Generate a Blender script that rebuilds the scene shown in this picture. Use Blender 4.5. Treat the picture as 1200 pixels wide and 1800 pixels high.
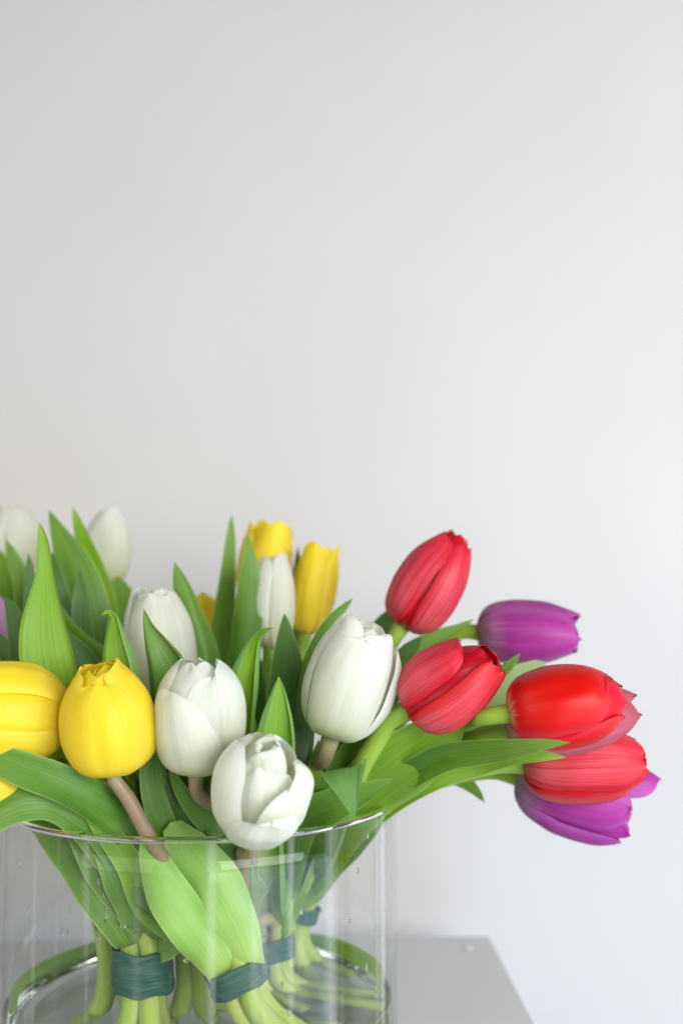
import bpy, math, random
import numpy as np
from mathutils import Vector, Matrix, Quaternion

# ------------------------------------------------------------------ clear
for o in list(bpy.data.objects):
    bpy.data.objects.remove(o)
scene = bpy.context.scene
COL = scene.collection
R = math.radians

# ------------------------------------------------------------------ camera
RIM_Z = 0.135            # vase height (table top is z = 0)
CAM_Z = RIM_Z + 0.1023
FPX = 1800.0             # focal length in pixels of the 1200 x 1800 frame
HORIZON = 1040.0
PITCH = math.atan((HORIZON - 900.0) / FPX)
cam_d = bpy.data.cameras.new("camera")
cam_d.sensor_fit = 'VERTICAL'
cam_d.sensor_height = 36.0
cam_d.sensor_width = 24.0
cam_d.lens = FPX / 1800.0 * 36.0
cam_d.clip_start = 0.01
cam_d.clip_end = 50.0
cam_d.dof.use_dof = True
cam_d.dof.focus_distance = 0.455
cam_d.dof.aperture_fstop = 4.0
cam = bpy.data.objects.new("camera", cam_d)
COL.objects.link(cam)
cam.location = (0, 0, CAM_Z)
cam.rotation_euler = (R(90) + PITCH, 0, 0)
scene.camera = cam

# ------------------------------------------------------------------ world and lamps
world = bpy.data.worlds.new("World")
scene.world = world
world.use_nodes = True
wb = world.node_tree.nodes["Background"]
wb.inputs[0].default_value = (1.0, 0.985, 0.97, 1)
wb.inputs[1].default_value = 0.11


def area_lamp(name, loc, target, sx, sy, power, color):
    l = bpy.data.lights.new(name, 'AREA')
    l.shape = 'RECTANGLE'
    l.size, l.size_y = sx, sy
    l.energy = power
    l.color = color
    o = bpy.data.objects.new(name, l)
    COL.objects.link(o)
    o.location = loc
    o.rotation_euler = (Vector(target) - Vector(loc)).to_track_quat('-Z', 'Y').to_euler()
    return o


# daylight from a window to the right of the camera, and added fills from below and from the left
area_lamp("window_light", (0.92, -0.60, 0.44), (0.10, 0.72, -0.08), 1.3, 0.65, 29.5, (1.0, 0.985, 0.965))
area_lamp("floor_bounce_fill", (0.95, -0.20, -0.40), (0.30, 0.785, -0.05), 1.9, 0.8, 15.5, (0.62, 0.78, 1.0))  # added bluish fill standing for floor bounce on the lower wall
area_lamp("room_fill", (-0.75, -0.30, 0.36), (-0.20, 0.70, 0.00), 0.8, 0.7, 5.2, (1.0, 0.96, 0.90))  # added warm fill, no source of its own

scene.view_settings.view_transform = 'Standard'
scene.view_settings.look = 'None'
scene.view_settings.exposure = 0.03
scene.view_settings.gamma = 1.0
scene.view_settings.use_curve_mapping = False
cy = scene.cycles
cy.use_denoising = True
cy.max_bounces = 16
cy.diffuse_bounces = 5
cy.glossy_bounces = 6
cy.transmission_bounces = 14
cy.transparent_max_bounces = 16
cy.sample_clamp_indirect = 6.0
cy.blur_glossy = 0.5


# ------------------------------------------------------------------ helpers
_cp, _sp = math.cos(PITCH), math.sin(PITCH)


def P(x, y, depth):
    """point at photo pixel (x, y) at world distance y = depth in front of the camera"""
    rx = (x - 600.0) / FPX
    ry = -(y - 900.0) / FPX
    dy = _cp - ry * _sp
    dz = _sp + ry * _cp
    s = depth / dy
    return Vector((rx * s, depth, CAM_Z + dz * s))


CAMP = Vector((0, 0, CAM_Z))


def link(name, me, parent=None, mats=None, smooth=True):
    o = bpy.data.objects.new(name, me)
    COL.objects.link(o)
    if parent is not None:
        o.parent = parent
    if mats is not None:
        me.materials.append(mats)
    if smooth:
        me.polygons.foreach_set('use_smooth', [True] * len(me.polygons))
    return o


def empty(name, loc, label, cat, group=None):
    o = bpy.data.objects.new(name, None)
    o.empty_display_size = 0.01
    COL.objects.link(o)
    o.location = loc
    o["label"] = label
    o["category"] = cat
    if group:
        o["group"] = group
    return o


def grid_mesh(name, V, closed_v=False, uv=True):
    """V[nu][nv] of vectors -> quad mesh with uv (x across, y along)"""
    nu, nv = V.shape[0], V.shape[1]
    verts = V.reshape(-1, 3).tolist()
    faces, uvs = [], []
    vmax = nv if closed_v else nv - 1
    for i in range(nu - 1):
        for j in range(vmax):
            j2 = (j + 1) % nv
            faces.append((i * nv + j, i * nv + j2, (i + 1) * nv + j2, (i + 1) * nv + j))
            a, b = j / vmax, (j + 1) / vmax
            c, d = i / (nu - 1), (i + 1) / (nu - 1)
            uvs += [a, c, b, c, b, d, a, d]
    me = bpy.data.meshes.new(name)
    me.from_pydata(verts, [], faces)
    if uv:
        l = me.uv_layers.new(name="UVMap")
        l.data.foreach_set('uv', uvs)
    return me


def spline(pts, n):
    """centripetal Catmull-Rom through the rows of pts (any number of columns; first three are xyz)"""
    pts = np.asarray(pts, float)
    m = len(pts)
    if m == 2:
        t = np.linspace(0, 1, n)[:, None]
        return pts[0] * (1 - t) + pts[1] * t
    seg = np.maximum(np.linalg.norm(np.diff(pts[:, :3], axis=0), axis=1), 1e-6)
    kt = np.concatenate([[0], np.cumsum(np.sqrt(seg))])
    chord = np.concatenate([[0], np.cumsum(seg)])
    s = np.linspace(0, chord[-1], n)
    tt = np.interp(s, chord, kt)
    tan = np.zeros_like(pts)
    for i in range(m):
        if i == 0:
            tan[i] = (pts[1] - pts[0]) / (kt[1] - kt[0])
        elif i == m - 1:
            tan[i] = (pts[-1] - pts[-2]) / (kt[-1] - kt[-2])
        else:
            a = (pts[i] - pts[i - 1]) / (kt[i] - kt[i - 1])
            b = (pts[i + 1] - pts[i]) / (kt[i + 1] - kt[i])
            h0, h1 = kt[i] - kt[i - 1], kt[i + 1] - kt[i]
            tan[i] = (a * h1 + b * h0) / (h0 + h1)
    out = np.zeros((n, pts.shape[1]))
    for k, t in enumerate(tt):
        i = min(max(np.searchsorted(kt, t, side='right') - 1, 0), m - 2)
        h = kt[i + 1] - kt[i]
        u = (t - kt[i]) / h
        out[k] = ((2 * u**3 - 3 * u**2 + 1) * pts[i] + (u**3 - 2 * u**2 + u) * h * tan[i]
                  + (-2 * u**3 + 3 * u**2) * pts[i + 1] + (u**3 - u**2) * h * tan[i + 1])
    return out


def norm(a):
    return a / np.maximum(np.linalg.norm(a, axis=-1, keepdims=True), 1e-9)


# ------------------------------------------------------------------ materials
def new_mat(name):
    m = bpy.data.materials.new(name)
    m.use_nodes = True
    nt = m.node_tree
    for n in list(nt.nodes):
        nt.nodes.remove(n)
    return m, nt, nt.nodes, nt.links


def ramp(N, stops, interp='EASE'):
    r = N.new('ShaderNodeValToRGB')
    r.color_ramp.interpolation = interp
    e = r.color_ramp.elements
    while len(e) < len(stops):
        e.new(0.5)
    for k, (p, c) in enumerate(stops):
        e[k].position = p
        e[k].color = (*c, 1)
    return r


def math_node(N, L, op, a, b=None, clamp=False):
    n = N.new('ShaderNodeMath')
    n.operation = op
    n.use_clamp = clamp
    for k, v in enumerate((a, b)):
        if v is None:
            continue
        if isinstance(v, (int, float)):
            n.inputs[k].default_value = v
        else:
            L.new(v, n.inputs[k])
    return n.outputs[0]


def mix_col(N, L, fac, a, b, mode='MIX'):
    n = N.new('ShaderNodeMix')
    n.data_type = 'RGBA'
    n.blend_type = mode
    for sock, v in ((n.inputs[0], fac), (n.inputs[6], a), (n.inputs[7], b)):
        if isinstance(v, (int, float)):
            sock.default_value = v
        elif isinstance(v, tuple):
            sock.default_value = (*v, 1)
        else:
            L.new(v, sock)
    return n.outputs[2]


def organic_mat(name, along, edge_col, edge_amt, vein_dark, vein_amt, trans_col, trans, rough=0.45,
                vein_freq=26.0, edge_from=0.55, blotch=0.12, bump=0.25, spec=0.35, margin=None, back=None, bloom=None):
    """petal or leaf: colour along its length, a different colour towards its edges, veins, light shining through"""
    m, nt, N, L = new_mat(name)
    uv = N.new('ShaderNodeUVMap')
    sep = N.new('ShaderNodeSeparateXYZ')
    L.new(uv.outputs[0], sep.inputs[0])
    X, Y = sep.outputs[0], sep.outputs[1]
    oi = N.new('ShaderNodeObjectInfo')
    base = ramp(N, along)
    # slightly ragged gradient
    nz = N.new('ShaderNodeTexNoise')
    nz.noise_dimensions = '3D'
    cmb = N.new('ShaderNodeCombineXYZ')
    L.new(math_node(N, L, 'MULTIPLY', X, vein_freq), cmb.inputs[0])
    L.new(math_node(N, L, 'MULTIPLY', Y, 1.1), cmb.inputs[1])
    L.new(math_node(N, L, 'MULTIPLY', oi.outputs['Random'], 37.0), cmb.inputs[2])
    L.new(cmb.outputs[0], nz.inputs['Vector'])
    nz.inputs['Scale'].default_value = 1.0
    nz.inputs['Distortion'].default_value = 0.8
    nz.inputs['Roughness'].default_value = 0.62
    nz.inputs['Detail'].default_value = 6.0
    vein = nz.outputs['Fac']
    yj = math_node(N, L, 'ADD', Y, math_node(N, L, 'MULTIPLY', math_node(N, L, 'SUBTRACT', vein, 0.5), 0.12))
    L.new(yj, base.inputs[0])
    # distance from the midline
    ax = math_node(N, L, 'ABSOLUTE', math_node(N, L, 'SUBTRACT', math_node(N, L, 'MULTIPLY', X, 2.0), 1.0))
    mr = N.new('ShaderNodeMapRange')
    mr.interpolation_type = 'SMOOTHSTEP'
    L.new(math_node(N, L, 'ADD', ax, math_node(N, L, 'MULTIPLY', math_node(N, L, 'SUBTRACT', vein, 0.5), 0.35)), mr.inputs[0])
    mr.inputs[1].default_value = edge_from
    mr.inputs[2].default_value = 1.0
    c = mix_col(N, L, math_node(N, L, 'MULTIPLY', mr.outputs[0], edge_amt), base.outputs[0], edge_col)
    # veins
    vm = N.new('ShaderNodeMapRange')
    L.new(vein, vm.inputs[0])
    vm.inputs[1].default_value = 0.42
    vm.inputs[2].default_value = 0.66
    c = mix_col(N, L, math_node(N, L, 'MULTIPLY', vm.outputs[0], vein_amt), c, vein_dark)
    # soft blotches
    bz = N.new('ShaderNodeTexNoise')
    tc = N.new('ShaderNodeTexCoord')
    L.new(tc.outputs['Object'], bz.inputs['Vector'])
    bz.inputs['Scale'].default_value = 85.0
    bz.inputs['Detail'].default_value = 2.0
    hs = N.new('ShaderNodeHueSaturation')
    L.new(c, hs.inputs['Color'])
    L.new(math_node(N, L, 'ADD', 1.0 - blotch, math_node(N, L, 'MULTIPLY', bz.outputs['Fac'], 2 * blotch)), hs.inputs['Value'])
    L.new(math_node(N, L, 'ADD', 0.497, math_node(N, L, 'MULTIPLY', oi.outputs['Random'], 0.006)), hs.inputs['Hue'])
    c = hs.outputs[0]
    if bloom is not None:
        b2 = N.new('ShaderNodeTexNoise')
        mp = N.new('ShaderNodeMapping')
        cm2 = N.new('ShaderNodeCombineXYZ')
        L.new(math_node(N, L, 'MULTIPLY', X, 3.2), cm2.inputs[0])
        L.new(math_node(N, L, 'MULTIPLY', Y, 4.5), cm2.inputs[1])
        L.new(math_node(N, L, 'MULTIPLY', oi.outputs['Random'], 91.0), cm2.inputs[2])
        L.new(cm2.outputs[0], b2.inputs['Vector'])
        b2.inputs['Scale'].default_value = 1.0
        b2.inputs['Detail'].default_value = 4.0
        b2.inputs['Distortion'].default_value = 0.6
        bm_ = N.new('ShaderNodeMapRange')
        L.new(b2.outputs['Fac'], bm_.inputs[0])
        bm_.inputs[1].default_value = 0.40
        bm_.inputs[2].default_value = 0.72
        c = mix_col(N, L, math_node(N, L, 'MULTIPLY', bm_.outputs[0], bloom[1]), c, bloom[0])
    if back is not None:
        ge = N.new('ShaderNodeNewGeometry')
        c = mix_col(N, L, math_node(N, L, 'MULTIPLY', ge.outputs['Backfacing'], back[1]), c, back[0])
    if margin is not None:
        mg = N.new('ShaderNodeMapRange')
        mg.interpolation_type = 'SMOOTHSTEP'
        L.new(ax, mg.inputs[0])
        mg.inputs[1].default_value = 0.92
        mg.inputs[2].default_value = 0.985
        c = mix_col(N, L, math_node(N, L, 'MULTIPLY', mg.outputs[0], 0.75), c, margin)
    b = N.new('ShaderNodeBsdfPrincipled')
    L.new(c, b.inputs['Base Color'])
    b.inputs['Roughness'].default_value = rough
    b.inputs['Specular IOR Level'].default_value = spec
    bp = N.new('ShaderNodeBump')
    bp.inputs['Strength'].default_value = bump
    bp.inputs['Distance'].default_value = 0.0006
    L.new(vein, bp.inputs['Height'])
    L.new(bp.outputs[0], b.inputs['Normal'])
    t = N.new('ShaderNodeBsdfTranslucent')
    tcn = mix_col(N, L, 1.0, c, trans_col, 'MULTIPLY')
    L.new(tcn, t.inputs[0])
    ms = N.new('ShaderNodeMixShader')
    ms.inputs[0].default_value = trans
    L.new(b.outputs[0], ms.inputs[1])
    L.new(t.outputs[0], ms.inputs[2])
    out = N.new('ShaderNodeOutputMaterial')
    L.new(ms.outputs[0], out.inputs[0])
    return m


MAT = {}
MAT['white'] = organic_mat('white_petal', [(0.0, (0.50, 0.58, 0.20)), (0.10, (0.68, 0.70, 0.42)), (0.30, (0.80, 0.82, 0.70)), (0.6, (0.87, 0.89, 0.83)), (1, (0.90, 0.92, 0.90))],  # greenish base is its own; leaf bounce and lower shading tinted in too
                           (0.89, 0.91, 0.88), 0.6, (0.72, 0.75, 0.62), 0.6, (0.99, 1.0, 0.92), 0.45, rough=0.45, blotch=0.04, bump=0.4, vein_freq=20)
MAT['yellow'] = organic_mat('yellow_petal', [(0.0, (0.72, 0.66, 0.12)), (0.15, (0.90, 0.75, 0.05)), (0.55, (0.93, 0.78, 0.04)), (1, (0.95, 0.82, 0.04))],
                            (0.95, 0.82, 0.12), 0.7, (0.92, 0.68, 0.015), 0.5, (1.0, 0.97, 0.5), 0.36, rough=0.45, blotch=0.06, bump=0.4, vein_freq=20)
MAT['rose'] = organic_mat('rose_red_petal', [(0.0, (0.70, 0.26, 0.14)), (0.10, (0.74, 0.14, 0.16)), (0.35, (0.80, 0.085, 0.12)), (0.7, (0.80, 0.05, 0.08)), (1, (0.70, 0.015, 0.04))],  # pinker middle: the petal's bloom plus a satin highlight put into the colour
                          (0.62, 0.004, 0.012), 0.95, (0.62, 0.008, 0.022), 0.8, (1.0, 0.5, 0.5), 0.30, rough=0.42, edge_from=0.6, vein_freq=30,
                          back=((0.60, 0.003, 0.008), 0.85))
MAT['scarlet'] = organic_mat('scarlet_petal', [(0.0, (0.72, 0.62, 0.30)), (0.07, (0.70, 0.38, 0.2)), (0.13, (0.72, 0.003, 0.012)), (0.6, (0.74, 0.003, 0.014)), (1, (0.70, 0.02, 0.05))],
                             (0.78, 0.045, 0.075), 0.8, (0.70, 0.003, 0.006), 0.4, (1.0, 0.4, 0.4), 0.30, rough=0.40, edge_from=0.5, vein_freq=20,
                             back=((0.66, 0.003, 0.005), 0.85))
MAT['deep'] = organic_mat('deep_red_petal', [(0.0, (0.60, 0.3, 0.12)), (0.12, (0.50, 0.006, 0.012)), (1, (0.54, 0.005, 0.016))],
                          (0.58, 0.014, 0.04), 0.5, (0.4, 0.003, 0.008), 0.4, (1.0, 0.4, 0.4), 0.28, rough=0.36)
MAT['dusky'] = organic_mat('dusky_pink_petal', [(0.0, (0.70, 0.45, 0.36)), (0.3, (0.62, 0.16, 0.19)), (0.85, (0.52, 0.10, 0.15)), (1, (0.25, 0.01, 0.035))],
                           (0.66, 0.2, 0.22), 0.5, (0.45, 0.06, 0.10), 0.5, (1.0, 0.5, 0.5), 0.30, rough=0.42)
MAT['purple'] = organic_mat('purple_petal', [(0.0, (0.50, 0.48, 0.30)), (0.08, (0.42, 0.28, 0.36)), (0.28, (0.44, 0.045, 0.33)), (1, (0.50, 0.05, 0.38))],
                            (0.52, 0.15, 0.48), 0.65, (0.27, 0.025, 0.24), 0.5, (1.0, 0.6, 1.0), 0.30, rough=0.40, back=((0.38, 0.03, 0.33), 0.6))
MAT['lilac'] = organic_mat('lilac_petal', [(0.0, (0.7, 0.6, 0.5)), (0.3, (0.68, 0.42, 0.66)), (1, (0.66, 0.36, 0.68))],
                           (0.75, 0.5, 0.75), 0.6, (0.5, 0.25, 0.5), 0.35, (1.0, 0.8, 1.0), 0.35, rough=0.42)
# leaves: fresh mid green, a bluish bloom outside, a brighter inside; dark and bright copies carry shade and light
MAT['leaf'] = organic_mat('tulip_leaf', [(0.0, (0.34, 0.52, 0.08)), (0.25, (0.20, 0.40, 0.045)), (0.7, (0.115, 0.27, 0.028)), (1, (0.16, 0.33, 0.025))],
                          (0.17, 0.36, 0.06), 0.4, (0.065, 0.175, 0.02), 0.75, (1.3, 1.2, 0.42), 0.28, rough=0.40, vein_freq=17,
                          margin=(0.36, 0.50, 0.16), blotch=0.10, bump=0.5, spec=0.4, back=((0.16, 0.36, 0.11), 0.7), bloom=((0.17, 0.33, 0.09), 0.4))
MAT['leaf_dark'] = organic_mat('dark_leaf', [(0.0, (0.22, 0.38, 0.10)), (0.25, (0.10, 0.24, 0.035)), (0.7, (0.055, 0.155, 0.022)), (1, (0.07, 0.185, 0.022))],  # darker copy: deeper green, with the bunch's shade put into the colour
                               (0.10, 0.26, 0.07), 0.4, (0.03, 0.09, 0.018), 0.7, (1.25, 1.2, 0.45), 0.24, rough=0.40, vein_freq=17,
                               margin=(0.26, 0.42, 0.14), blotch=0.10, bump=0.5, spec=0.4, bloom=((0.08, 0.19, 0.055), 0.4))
MAT['leaf_bright'] = organic_mat('bright_leaf', [(0.0, (0.44, 0.62, 0.10)), (0.3, (0.30, 0.53, 0.045)), (1, (0.23, 0.45, 0.03))],
                                 (0.27, 0.48, 0.08), 0.4, (0.15, 0.32, 0.02), 0.65, (1.3, 1.2, 0.35), 0.36, rough=0.42, vein_freq=17,
                                 margin=(0.42, 0.56, 0.22), blotch=0.08, bump=0.45, spec=0.4, back=((0.20, 0.40, 0.13), 0.8), bloom=((0.25, 0.44, 0.08), 0.4))
MAT['leaf_light'] = organic_mat('light_leaf', [(0.0, (0.50, 0.70, 0.16)), (0.35, (0.36, 0.62, 0.13)), (1, (0.28, 0.54, 0.10))],
                                (0.32, 0.56, 0.14), 0.4, (0.22, 0.46, 0.07), 0.45, (1.2, 1.2, 0.45), 0.32, rough=0.40, vein_freq=17,
                                margin=(0.46, 0.64, 0.26), blotch=0.08, bump=0.45, spec=0.4)
MAT['leaf_pale'] = organic_mat('pale_leaf', [(0.0, (0.40, 0.55, 0.2)), (1, (0.36, 0.56, 0.25))],
                               (0.42, 0.6, 0.3), 0.4, (0.3, 0.5, 0.2), 0.3, (1.1, 1.1, 0.6), 0.4, rough=0.42, vein_freq=17,
                               margin=(0.5, 0.64, 0.35), blotch=0.05, bump=0.4, spec=0.4)
GREEN_STEM = [(0.0, (0.46, 0.60, 0.16)), (0.4, (0.36, 0.52, 0.08)), (1, (0.30, 0.46, 0.05))]
MAT['stem'] = organic_mat('green_stem', GREEN_STEM, (0.3, 0.45, 0.06), 0.0, (0.26, 0.44, 0.06), 0.5, (1, 1, 0.6), 0.15, rough=0.38,
                          vein_freq=14, blotch=0.10, bump=0.3)
MAT['stem_brown'] = organic_mat('brownish_stem', [(0.0, (0.46, 0.60, 0.16)), (0.30, (0.38, 0.50, 0.11)), (0.58, (0.30, 0.25, 0.12)), (0.94, (0.29, 0.20, 0.13)), (1, (0.36, 0.36, 0.18))],
                                (0.3, 0.45, 0.06), 0.0, (0.30, 0.25, 0.13), 0.4, (1, 0.9, 0.6), 0.12, rough=0.42, vein_freq=14, blotch=0.10, bump=0.3)
MAT['pistil'] = organic_mat('pistil_green', [(0, (0.4, 0.5, 0.12)), (1, (0.62, 0.62, 0.22))], (0.5, 0.55, 0.2), 0.0, (0.4, 0.45, 0.1), 0.3, (1, 1, 1), 0.1)
MAT['stamen'] = organic_mat('stamen_yellow', [(0, (0.75, 0.7, 0.3)), (1, (0.75, 0.5, 0.05))], (0.6, 0.4, 0.05), 0.0, (0.6, 0.4, 0.05), 0.3, (1, 1, 1), 0.1)


def tape_mat():
    m, nt, N, L = new_mat('green_tape')
    uv = N.new('ShaderNodeUVMap')
    mp = N.new('ShaderNodeMapping')
    mp.inputs['Scale'].default_value = (4, 15, 1)
    mp.inputs['Rotation'].default_value = (0, 0, 0.25)
    L.new(uv.outputs[0], mp.inputs[0])
    nz = N.new('ShaderNodeTexNoise')
    nz.inputs['Scale'].default_value = 1.4
    nz.inputs['Detail'].default_value = 5
    L.new(mp.outputs[0], nz.inputs['Vector'])
    r = ramp(N, [(0.25, (0.004, 0.05, 0.034)), (0.55, (0.010, 0.085, 0.056)), (0.85, (0.035, 0.15, 0.105))], 'LINEAR')
    L.new(nz.outputs['Fac'], r.inputs[0])
    b = N.new('ShaderNodeBsdfPrincipled')
    L.new(r.outputs[0], b.inputs['Base Color'])
    b.inputs['Roughness'].default_value = 0.55
    bp = N.new('ShaderNodeBump')
    bp.inputs['Strength'].default_value = 0.9
    bp.inputs['Distance'].default_value = 0.0012
    L.new(nz.outputs['Fac'], bp.inputs['Height'])
    L.new(bp.outputs[0], b.inputs['Normal'])
    o = N.new('ShaderNodeOutputMaterial')
    L.new(b.outputs[0], o.inputs[0])
    return m


MAT['tape'] = tape_mat()


def plaster_mat(name, c0, c1, rough, scale, bump):
    m, nt, N, L = new_mat(name)
    tc = N.new('ShaderNodeTexCoord')
    nz = N.new('ShaderNodeTexNoise')
    nz.inputs['Scale'].default_value = scale
    nz.inputs['Detail'].default_value = 6
    L.new(tc.outputs['Object'], nz.inputs['Vector'])
    r = ramp(N, [(0.3, c0), (0.7, c1)], 'LINEAR')
    L.new(nz.outputs['Fac'], r.inputs[0])
    b = N.new('ShaderNodeBsdfPrincipled')
    L.new(r.outputs[0], b.inputs['Base Color'])
    b.inputs['Roughness'].default_value = rough
    n2 = N.new('ShaderNodeTexNoise')
    n2.inputs['Scale'].default_value = 420
    n2.inputs['Detail'].default_value = 3
    L.new(tc.outputs['Object'], n2.inputs['Vector'])
    bp = N.new('ShaderNodeBump')
    bp.inputs['Strength'].default_value = bump
    bp.inputs['Distance'].default_value = 0.0008
    L.new(n2.outputs['Fac'], bp.inputs['Height'])
    L.new(bp.outputs[0], b.inputs['Normal'])
    o = N.new('ShaderNodeOutputMaterial')
    L.new(b.outputs[0], o.inputs[0])
    return m


MAT['wall'] = plaster_mat('white_wall', (0.556, 0.543, 0.533), (0.579, 0.564, 0.554), 0.8, 7.0, 0.3)
MAT['table'] = plaster_mat('grey_lacquer', (0.63, 0.64, 0.665), (0.645, 0.655, 0.68), 0.45, 6.0, 0.03)
MAT['spot'] = plaster_mat('white_spot', (0.70, 0.71, 0.75), (0.72, 0.73, 0.77), 0.4, 6.0, 0.03)


def glass_mat(name, ior, col, rough=0.0):
    m, nt, N, L = new_mat(name)
    g = N.new('ShaderNodeBsdfGlass')
    g.inputs['Color'].default_value = (*col, 1)
    g.inputs['IOR'].default_value = ior
    g.inputs['Roughness'].default_value = rough
    o = N.new('ShaderNodeOutputMaterial')
    L.new(g.outputs[0], o.inputs[0])
    return m


def streaked_glass():
    """clear glass with faint dried water runs"""
    m, nt, N, L = new_mat('streaked_glass')
    # thin wall: straight-through transmission and a mirror reflection that grows towards grazing angles
    tr = N.new('ShaderNodeBsdfTransparent')
    tr.inputs[0].default_value = (0.994, 0.998, 0.995, 1)
    gl = N.new('ShaderNodeBsdfGlossy')
    gl.inputs['Roughness'].default_value = 0.02
    lw = N.new('ShaderNodeLayerWeight')
    lw.inputs[0].default_value = 0.5
    fr = math_node(N, L, 'ADD', math_node(N, L, 'MULTIPLY', math_node(N, L, 'POWER', lw.outputs['Facing'], 4.0), 0.50), 0.022)
    g = N.new('ShaderNodeMixShader')
    L.new(fr, g.inputs[0])
    L.new(tr.outputs[0], g.inputs[1])
    L.new(gl.outputs[0], g.inputs[2])
    tc = N.new('ShaderNodeTexCoord')
    mp = N.new('ShaderNodeMapping')
    mp.inputs['Scale'].default_value = (95, 95, 1.2)
    L.new(tc.outputs['Object'], mp.inputs[0])
    nz = N.new('ShaderNodeTexNoise')
    nz.inputs['Scale'].default_value = 1.0
    nz.inputs['Detail'].default_value = 3.0
    L.new(mp.outputs[0], nz.inputs['Vector'])
    mr = N.new('ShaderNodeMapRange')
    L.new(nz.outputs['Fac'], mr.inputs[0])
    mr.inputs[1].default_value = 0.56
    mr.inputs[2].default_value = 0.74
    mr.inputs[3].default_value = 0.0
    mr.inputs[4].default_value = 0.16
    d = N.new('ShaderNodeBsdfDiffuse')
    d.inputs[0].default_value = (0.85, 0.88, 0.9, 1)
    ms = N.new('ShaderNodeMixShader')
    L.new(mr.outputs[0], ms.inputs[0])
    L.new(g.outputs[0], ms.inputs[1])
    L.new(d.outputs[0], ms.inputs[2])
    o = N.new('ShaderNodeOutputMaterial')
    L.new(ms.outputs[0], o.inputs[0])
    return m


MAT['glass'] = streaked_glass()
MAT['solid_glass'] = glass_mat('solid_glass', 1.46, (0.985, 0.998, 0.990))
MAT['water'] = glass_mat('water', 1.333, (0.97, 0.99, 0.975))


# ------------------------------------------------------------------ setting: wall and table
def box_mesh(name, lo, hi, bevel=0.0):
    import bmesh
    bm = bmesh.new()
    bmesh.ops.create_cube(bm, size=1.0)
    for v in bm.verts:
        v.co = Vector([lo[k] + (v.co[k] + 0.5) * (hi[k] - lo[k]) for k in range(3)])
    if bevel:
        bmesh.ops.bevel(bm, geom=bm.edges[:], offset=bevel, segments=3, affect='EDGES', profile=0.5)
    me = bpy.data.meshes.new(name)
    bm.to_mesh(me)
    bm.free()
    return me


WALL_Y = 0.785
wall = link('wall', box_mesh('wall', (-2.2, WALL_Y, -0.75), (2.2, WALL_Y + 0.12, 1.9)), None, MAT['wall'], False)
wall['kind'] = 'structure'

table = empty('side_table', (-0.30, 0.40, -0.72), 'pale grey lacquered table corner that the glass vase stands on', 'table')


def put(o, parent):
    """keep world position while parented to an unrotated empty"""
    o.parent = parent
    o.matrix_parent_inverse = Matrix.Translation(-Vector(parent.location))
    return o


def on_table(x, y):
    d = P(x, y, 1.0) - CAMP
    return CAMP + d * (-CAM_Z / d.z)


TC = on_table(860, 1645)                                  # back right corner of the table top
t_right = (on_table(940, 1800) - TC).normalized()         # towards the viewer
t_back = Vector((t_right.y, -t_right.x, 0))               # to the left
t_ang = math.atan2(-t_back.y, -t_back.x)


def table_part(name, lo, hi, bevel):
    o = link(name, box_mesh(name, lo, hi, bevel), None, MAT['table'], False)
    o.location = TC
    o.rotation_euler = (0, 0, t_ang)
    return put(o, table)


table_part('tabletop', (-0.82, -0.70, -0.022), (0.0, 0.0, 0.0), 0.0012)
for lx in (-0.80, -0.05):
    for ly in (-0.68, -0.05):
        table_part('leg', (lx, ly, -0.72), (lx + 0.03, ly + 0.03, -0.0225), 0.001)
# small white round raised cap near the back corner of the table
spot_p = on_table(822, 1668)
spot_prof = [(0.0, 0.0010), (0.0024, 0.0009), (0.0033, 0.0005), (0.0036, 0.0)]


def lathe(name, prof, n=96, closed=False):
    a = np.linspace(0, 2 * math.pi, n, endpoint=False)
    pr = np.array(prof)
    if closed:
        pr = np.vstack([pr, pr[:1]])
    V = np.stack([pr[:, 0][:, None] * np.cos(a), pr[:, 0][:, None] * np.sin(a), np.repeat(pr[:, 1][:, None], n, 1)], -1)
    return grid_mesh(name, V, closed_v=True)


spot = link('table_spot', lathe('table_spot', spot_prof, 24), None, MAT['spot'])
spot.location = (spot_p.x, spot_p.y, 0.0003)
put(spot, table)

# ------------------------------------------------------------------ vase
VX, VY = -0.0705, 0.533
VR = 0.0982
WT = 0.0024
FLOOR = 0.0085
vase = empty('glass_vase', (VX, VY, 0.0004), 'clear cylindrical glass vase with water holding the tulips', 'vase')
BZ = 0.0150                                   # top of the thick glass base
wall_o = [(VR, z) for z in np.linspace(BZ + 0.0004, RIM_Z - 0.0030, 10)]
wall_i = [(VR - WT, z) for z in np.linspace(RIM_Z - 0.0030, BZ + 0.0004, 10)]
link('body', lathe('vase_body', wall_o + wall_i, 160, closed=True), vase, MAT['glass'])
rz = RIM_Z - 0.0028
rim_p = [(VR + 0.00005, rz), (VR + 0.0002, RIM_Z - 0.0022), (VR + 0.0003, RIM_Z - 0.0014), (VR - 0.0001, RIM_Z - 0.0005), (VR - WT / 2, RIM_Z),
         (VR - WT + 0.0001, RIM_Z - 0.0005), (VR - WT - 0.0003, RIM_Z - 0.0014), (VR - WT - 0.0002, RIM_Z - 0.0022), (VR - WT - 0.00005, rz)]
link('rim', lathe('vase_rim', rim_p[::-1], 160, closed=True), vase, MAT['solid_glass'])
base_p = [(0.0, 0.0), (0.06, 0.0), (VR - 0.012, 0.0), (VR - 0.005, 0.0012), (VR - 0.0015, 0.0045), (VR, 0.010), (VR, BZ), (VR - WT, BZ),
          (VR - WT - 0.0018, FLOOR + 0.0040), (VR - WT - 0.006, FLOOR + 0.0014), (VR - WT - 0.012, FLOOR + 0.0002), (0.05, FLOOR), (0.0, FLOOR)]
link('base', lathe('vase_base', base_p, 160), vase, MAT['solid_glass'])
WATER_Z = RIM_Z - 0.100
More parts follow.
